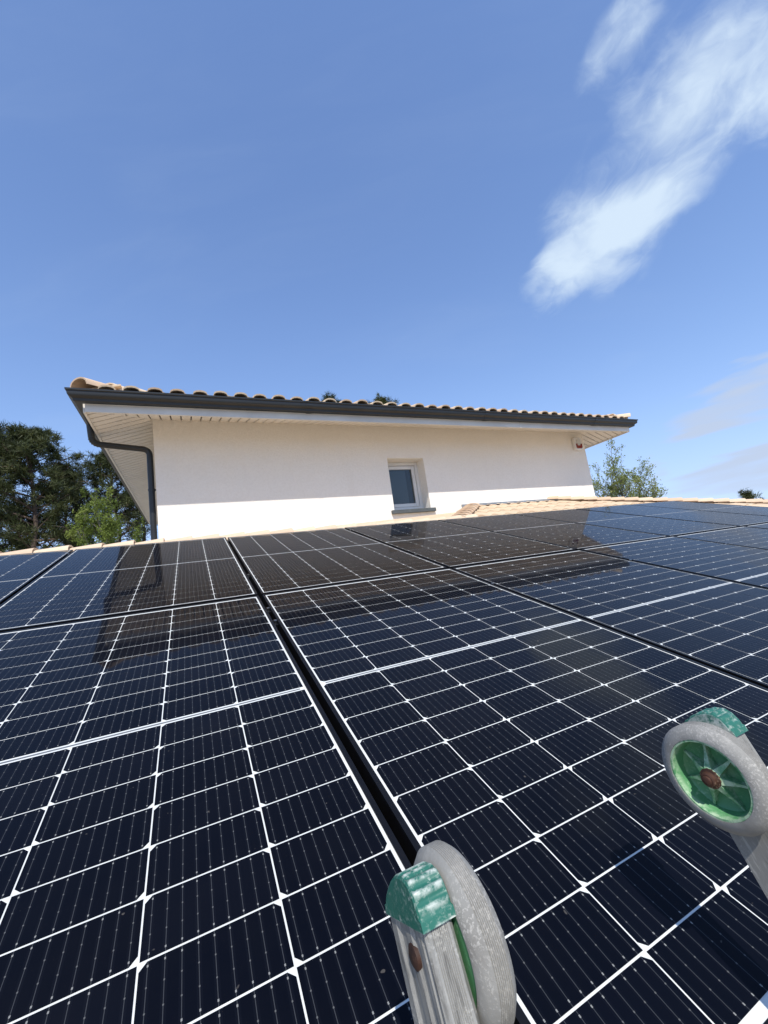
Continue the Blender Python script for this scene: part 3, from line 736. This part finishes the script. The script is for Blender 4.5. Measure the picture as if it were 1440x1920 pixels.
for xo, xi, wa, wb, side in ((-0.1600, -0.1385, -0.1365, -0.1100, 'left'), (0.2500, 0.2285, 0.2265, 0.2000, 'right')):
    s = 1 if xi > xo else -1; DS = 0.0 if side == 'left' else 0.011
    stile(xo, xi).build('stile', M_ALU, ladder)
    capmesh(xo, xi).build('end_cap', M_CAPG, ladder, 28)
    # wheel (inner side of the stile): tyre, dished rim with ribs, bolt
    wl = thing('tmp', (0, 0, 0), 'x', 'x'); bpy.data.objects.remove(wl)
    W_ = abs(wb-wa)
    # profile coordinates: x from the stile side (0) to the inner side (W_)
    def X(x): return wa + s*x
    ty = [(0, RR), (0, WR-0.010), (0.003, WR-0.004), (0.007, WR-0.0006)]
    ng = 8
    for k in range(ng):
        a = 0.0075 + (W_-0.015)*k/ng; st = (W_-0.015)/ng; ty += [(a, WR), (a+st*0.35, WR-0.0009), (a+st*0.7, WR)]
    ty += [(W_-0.007, WR-0.0006), (W_-0.003, WR-0.004), (W_, WR-0.010), (W_, RR)]
    b = MB(); b.lathe_x([(X(x)-wa, r) for x, r in ty], (wa, AX.y, AX.z), 72)
    wheel = b.build('wheel', M_TYRE, ladder, 50)
    b = MB(); rm = [(0.001, RR-.0002), (W_-0.0005, RR-.0002), (W_-0.0005, RR-0.0022), (0.010, RR-0.0050), (0.0075, RR-0.008), (0.0075, 0.006), (0.001, 0.006)]
    b.lathe_x([(X(x)-wa, r) for x, r in rm], (wa, AX.y, AX.z), 64)
    b.lathe_x([(X(x)-wa, r) for x, r in [(0.004, 0.004), (0.004, 0.0105), (W_-0.005, 0.0095), (W_-0.005, 0.004)]], (wa, AX.y, AX.z), 24)
    sub(b, 'rim', M_WHEELG, wheel, smooth=40)
    b = MB()
    for k in range(7):
        a = 2*math.pi*k/7 + 0.5; c_, s_ = math.cos(a), math.sin(a); pc, ps = -s_, c_
        pts = []
        for r, xx, hw in ((0.007, W_-0.0045, 0.0040), (0.014, W_-0.0075, 0.0026), (0.024, W_-0.0125, 0.0014), (RR-0.002, W_-0.0160, 0.0010)):
            pts.append((r, xx, hw))
        vs = []
        for r, xx, hw in pts:
            for sg in (-1, 1):
                for xv in (0.006, xx): vs.append((X(xv), AX.y + r*c_ + sg*hw*pc, AX.z + r*s_ + sg*hw*ps))
        fs = []
        for i in range(len(pts)-1):
            o_ = i*4; fs += [(o_+1, o_+3, o_+7, o_+5), (o_, o_+1, o_+5, o_+4), (o_+2, o_+6, o_+7, o_+3)]
        fs += [(0, 2, 3, 1), tuple(len(pts)*4-4+q for q in (0, 1, 3, 2))]
        b.add(vs, fs)
    sub(b, 'spokes', M_WHEELG, wheel)
    b = MB(); b.lathe_x([(X(x)-wa, r) for x, r in ((W_-0.006, 0.0), (W_-0.006, 0.0096), (W_-0.0032, 0.0098), (W_-0.0026, 0.0076), (W_+0.0012, 0.0070), (W_+0.0022, 0.0056), (W_+0.0022, 0.0046), (W_+0.0042, 0.0042), (W_+0.0048, 0.0028), (W_+0.0048, 0.0))], (wa, AX.y, AX.z), 14, False)
    sub(b, 'axle_nut', M_RUST, wheel, smooth=35)
    b = MB(); b.lathe_x([(-s*0.0024, 0.0), (-s*0.0022, 0.0045), (-s*0.0008, 0.0072), (s*0.002, 0.0078)], (xo+s*0.0004, AX.y, AX.z), 24, False)
    b.tube([(xo+s*0.004, AX.y, AX.z), (wb-s*0.012, AX.y, AX.z)], 0.004, 10)
    b.build('axle_bolt', M_RUST, ladder, 50)
    b = MB(); b.box((min(xo, xi)-.004, footp.y-0.05, GROUND), (max(xo, xi)+.004, footp.y+0.05, GROUND+0.05)); b.build('foot', M_CAPG, ladder, bevel=0.006)
DS = 0.0
ss = -0.34
while ss > -foot_s + 0.15:
    b = MB(); b.tube([LP(-0.1395, ss, 0.0), LP(0.2295, ss, 0.0)], 0.0145, 14); b.build('rung', M_ALU, ladder, 50); ss -= 0.28

# ------------------------------------------------------------------ trees
def leaf_mat(name, cols, rough=0.6, transl=0.25, scale=0.9):
    mm, t, bs = new_mat(name)
    c = ramp(t, noise(t, scale, 4), [(0.3, cols[0]), (0.5, cols[1]), (0.72, cols[2])])
    t.links.new(c, bs.inputs['Base Color']); bs.inputs['Roughness'].default_value = rough; bs.inputs['Specular IOR Level'].default_value = 0.25
    tl = nod(t, 'ShaderNodeBsdfTranslucent'); t.links.new(c, tl.inputs[0]); mx = nod(t, 'ShaderNodeMixShader'); mx.inputs[0].default_value = transl
    o = t.nodes['Material Output']; t.links.new(bs.outputs[0], mx.inputs[1]); t.links.new(tl.outputs[0], mx.inputs[2]); t.links.new(mx.outputs[0], o.inputs[0]); return mm
M_NEEDLE = leaf_mat('pine_needles', [(0.022, 0.030, 0.010), (0.046, 0.058, 0.018), (0.085, 0.092, 0.028)], 0.55, 0.15)
M_YOUNG = leaf_mat('spring_leaves', [(0.10, 0.145, 0.022), (0.16, 0.21, 0.038), (0.23, 0.27, 0.06)], 0.5, 0.35)
M_PALE = leaf_mat('pale_leaves', [(0.17, 0.21, 0.055), (0.25, 0.29, 0.08), (0.34, 0.36, 0.11)], 0.5, 0.5)
M_BUSH = leaf_mat('bush_leaves', [(0.05, 0.10, 0.02), (0.10, 0.17, 0.03), (0.16, 0.23, 0.05)], 0.5, 0.3)
M_BARK = simple('pine_bark', (0.085, 0.058, 0.042), 0.9, 0.4, 4, bmp=0.6, bscale=12)
M_GREYBARK = simple('grey_bark', (0.14, 0.125, 0.105), 0.9, 0.3, 5)
def tri_cloud(name, verts, mat, parent):
    v = np.asarray(verts, dtype=np.float32).reshape(-1, 3)
    nf = len(v)//3; me = bpy.data.meshes.new(name); me.vertices.add(len(v)); me.vertices.foreach_set('co', (v - np.array(parent.location, dtype=np.float32)).ravel())
    me.loops.add(len(v)); me.loops.foreach_set('vertex_index', np.arange(len(v), dtype=np.int32))
    me.polygons.add(nf); me.polygons.foreach_set('loop_start', np.arange(0, len(v), 3, dtype=np.int32)); me.polygons.foreach_set('loop_total', np.full(nf, 3, dtype=np.int32))
    me.update(); me.validate(); me.materials.append(mat); return link(name, me, parent)
def needle_tufts(rng, cen, rad, n, wd, upbias=0.35):
    """n thin needles radiating from each centre"""
    m_ = len(cen); d = rng.normal(size=(m_, n, 3)); d[..., 2] += upbias; d /= np.linalg.norm(d, axis=2, keepdims=True)
    ln = rad[:, None, None]*(0.55 + 0.6*rng.random((m_, n, 1)))
    base = cen[:, None, :] + d*ln*0.15 + rng.normal(size=(m_, n, 3))*rad[:, None, None]*0.22
    side = np.cross(d, rng.normal(size=(m_, n, 3))); side /= np.linalg.norm(side, axis=2, keepdims=True)
    tip = base + d*ln
    return np.stack([base - side*wd, base + side*wd, tip], axis=2).reshape(-1, 3)
def leaf_cards(rng, cen, size):
    m_ = len(cen); a = rng.normal(size=(m_, 3)); a /= np.linalg.norm(a, axis=1, keepdims=True); b_ = np.cross(a, rng.normal(size=(m_, 3))); b_ /= np.linalg.norm(b_, axis=1, keepdims=True)
    s = size*(0.6 + 0.8*rng.random((m_, 1)))
    p0, p1, p2, p3 = cen - a*s, cen + b_*s*0.45, cen + a*s, cen - b_*s*0.45
    return np.stack([p0, p1, p2, p0, p2, p3], axis=1).reshape(-1, 3)
def pine(px, ytop, dist, label, crown=0.5, radius=2.8, seed=1, tufts=520, name='pine_tree', cats='tree', lean=0.0, dead=10):
    rng = np.random.default_rng(seed); d = ray(px, ytop); hd = math.hypot(d.x, d.y)
    top = CAM + d*(dist/hd); H = top.z - GROUND
    t = thing(name, (top.x, top.y, GROUND), label, cats, 'pine trees round the house')
    B = Vector((top.x + lean, top.y, GROUND)); b = MB()
    tp = [B.lerp(top, k/8) + Vector((rng.normal()*0.12, rng.normal()*0.12, 0))*(0 < k < 8) for k in range(9)]
    r0 = 0.012*H + 0.06
    b.tube([p - Vector((0, 0, 0.3 if i == 0 else 0)) for i, p in enumerate(tp)], [r0*(1-0.88*k/8) for k in range(9)], 8)
    def trunk_at(f): f = min(max(f, 0), 0.999)*8; i = int(f); return tp[i].lerp(tp[i+1], f-i)
    cen = []; rad = []; nb = 46; ga = rng.random()*6
    for i in range(nb + dead):
        if i < nb:
            q = i/(nb-1); h = crown + (0.985-crown)*q
            prof = math.sin(math.pi*min(1, 0.22+0.78*(1-q))**0.9)*0.9 + 0.12 if False else (1-q)**0.55*(0.55+0.45*min(1, q*4))+0.10
            ln = radius*prof*(0.65+0.55*rng.random()); up = 0.10 + 0.75*q
        else:
            h = crown*(0.35+0.65*rng.random()); ln = radius*(0.4+0.5*rng.random()); up = -0.05
        a = ga + i*2.399 + rng.normal()*0.35; p = trunk_at(h)
        dr_ = Vector((math.cos(a), math.sin(a), up + rng.normal()*0.12)).normalized()
        pts = [p + dr_*ln*f + Vector((rng.normal()*.06, rng.normal()*.06, 0.22*ln*f*f + rng.normal()*.05)) for f in (0, .35, .7, 1.0)]; pts[0] = p
        rr = 0.018 + 0.016*ln
        b.tube(pts, [rr, rr*.75, rr*.5, rr*.22], 5, False)
        ns = int(tufts/nb) if i < nb else (1 if rng.random() < .35 else 0)
        for k in range(ns):
            f = 0.38 + 0.66*rng.random()**0.7; j = min(int(f*3), 2); c0 = pts[j].lerp(pts[j+1], min(f*3-j, 1.05))
            off = Vector((rng.normal(), rng.normal(), rng.normal()*0.6+0.15))*0.30*(0.4+ln/radius)
            c1 = c0 + off; b.tube([c0, c1], [0.014, 0.006], 3, False)
            cen.append(c1); rad.append(0.22+0.20*rng.random())
    b.build('trunk', M_BARK, t)
    tri_cloud('crown', needle_tufts(rng, np.array(cen), np.array(rad), 52, 0.020), M_NEEDLE, t)
    return t
def broadleaf(px, ytop, dist, label, radius, seed, leaves, mat, bark, size=0.09, stems=1, spread=0.4, low=0.15, name='broadleaf_tree', group=None, zfrac=1.0, cat='tree'):
    rng = np.random.default_rng(seed); d = ray(px, ytop); hd = math.hypot(d.x, d.y); top = CAM + d*(dist/hd); H = top.z - GROUND
    t = thing(name, (top.x, top.y, GROUND), label, cat, group); b = MB(); cen = []; ends = []
    base = Vector((top.x, top.y, GROUND))
    def grow(p, dr_, ln, r, depth):
        q = p; pts = [p]; dv = dr_
        for k in range(3):
            dv = (dv + Vector((rng.normal(), rng.normal(), rng.normal()*.5+.10))*0.16).normalized(); q = q + dv*ln/3; pts.append(q)
        b.tube(pts, [r, r*.85, r*.7, r*.5], 5 if depth else 7, False)
        if depth >= 3: ends.append((pts[1], pts[3])); return
        for k in range(4 if depth else 5):
            f = 0.35 + 0.65*rng.random() if depth else 0.25 + 0.75*(k+1)/5
            i = min(int(f*3), 2); s_ = pts[i].lerp(pts[i+1], f*3-i); a = rng.random()*6.283
            nd = (dv*0.9 + Vector((math.cos(a), math.sin(a), 0.25))*(0.75+spread*0.5)).normalized()
            grow(s_, nd, ln*(0.42+0.2*rng.random()), r*0.5, depth+1)
        ends.append((pts[2], pts[3]))
    for sidx in range(stems):
        a = 6.283*sidx/stems + rng.random(); off = Vector((math.cos(a), math.sin(a), 0))
        grow(base + off*0.15*(stems > 1) - Vector((0, 0, .2)), (Vector((0, 0, 1)) + off*spread*(0.5 if stems > 1 else .1)).normalized(), H*(0.74 if stems > 1 else 0.80)*(0.8+0.2*rng.random()), 0.010*H+0.02, 0)
    P0 = np.array([a for a, _ in ends]); P1 = np.array([c_ for _, c_ in ends])
    o_ = np.array(base); rel = P1 - o_
    kz = H/np.percentile(rel[:, 2], 99.8); kr = radius/np.percentile(np.hypot(rel[:, 0], rel[:, 1]), 93)
    K = np.array([kr, kr, kz]); P0 = (P0-o_)*K + o_; P1 = (P1-o_)*K + o_
    b.v = [tuple((np.array(v)-o_)*K + o_) for v in b.v]
    b.build('trunk', bark, t)
    ix = rng.integers(0, len(ends), leaves); f = rng.random((leaves, 1))
    C_ = P0[ix]*(1-f) + P1[ix]*f + rng.normal(size=(leaves, 3))*size*1.4
    C_ = C_[C_[:, 2] > GROUND + low*H]
    tri_cloud('crown', leaf_cards(rng, C_, size), mat, t); return t
pine(58, 810, 29, 'tall dark pine at left with its pointed top against the sky', 0.46, 2.9, 11, 600)
pine(-22, 816, 31, 'dark pine cut by the left edge of the picture', 0.46, 2.9, 12, 600)
pine(122, 885, 33, 'lower dark pine between the tall left pine and the house', 0.40, 2.5, 13, 480)
pine(206, 855, 31, 'dark pine partly hidden behind the left roof eave', 0.55, 2.3, 14, 440, lean=0.25)
pine(262, 872, 34, 'pine with bare grey trunk beside the downpipe', 0.66, 2.0, 15, 300)
pine(618, 749, 33, 'pine top peeking over the roof, left of the two', 0.6, 2.2, 16, 420, dead=2)
pine(711, 751, 33, 'pine top peeking over the roof, right of the two', 0.6, 2.2, 17, 420, dead=2)
broadleaf(205, 912, 24, 'bright spring green tree between the pines and the house', 2.2, 21, 22000, M_YOUNG, M_GREYBARK, 0.058, 4, 0.55, low=0.25)
broadleaf(95, 990, 34, 'dark undergrowth tree below the tall left pine', 2.6, 22, 4500, M_BUSH, M_GREYBARK, 0.08, 3, 0.7)
broadleaf(10, 985, 36, 'dark undergrowth tree at the left edge below the pines', 2.4, 23, 4500, M_BUSH, M_GREYBARK, 0.08, 3, 0.7)
broadleaf(1140, 828, 27, 'sparse pale green tree with thin stems right of house', 2.1, 31, 17000, M_PALE, M_GREYBARK, 0.052, 9, 0.5, low=0.35)
broadleaf(1216, 915, 30, 'small bright green bush beyond the hip tiles', 0.8, 26, 3200, M_BUSH, M_GREYBARK, 0.07, 4, 0.6, name='bush', cat='bush')
pine(1396, 927, 42, 'tiny distant conifer tip above the right hip tiles', 0.3, 0.9, 27, 92, name='conifer_tree', dead=0)

for o in bpy.data.objects:
    if '_world' in o.keys(): del o['_world']
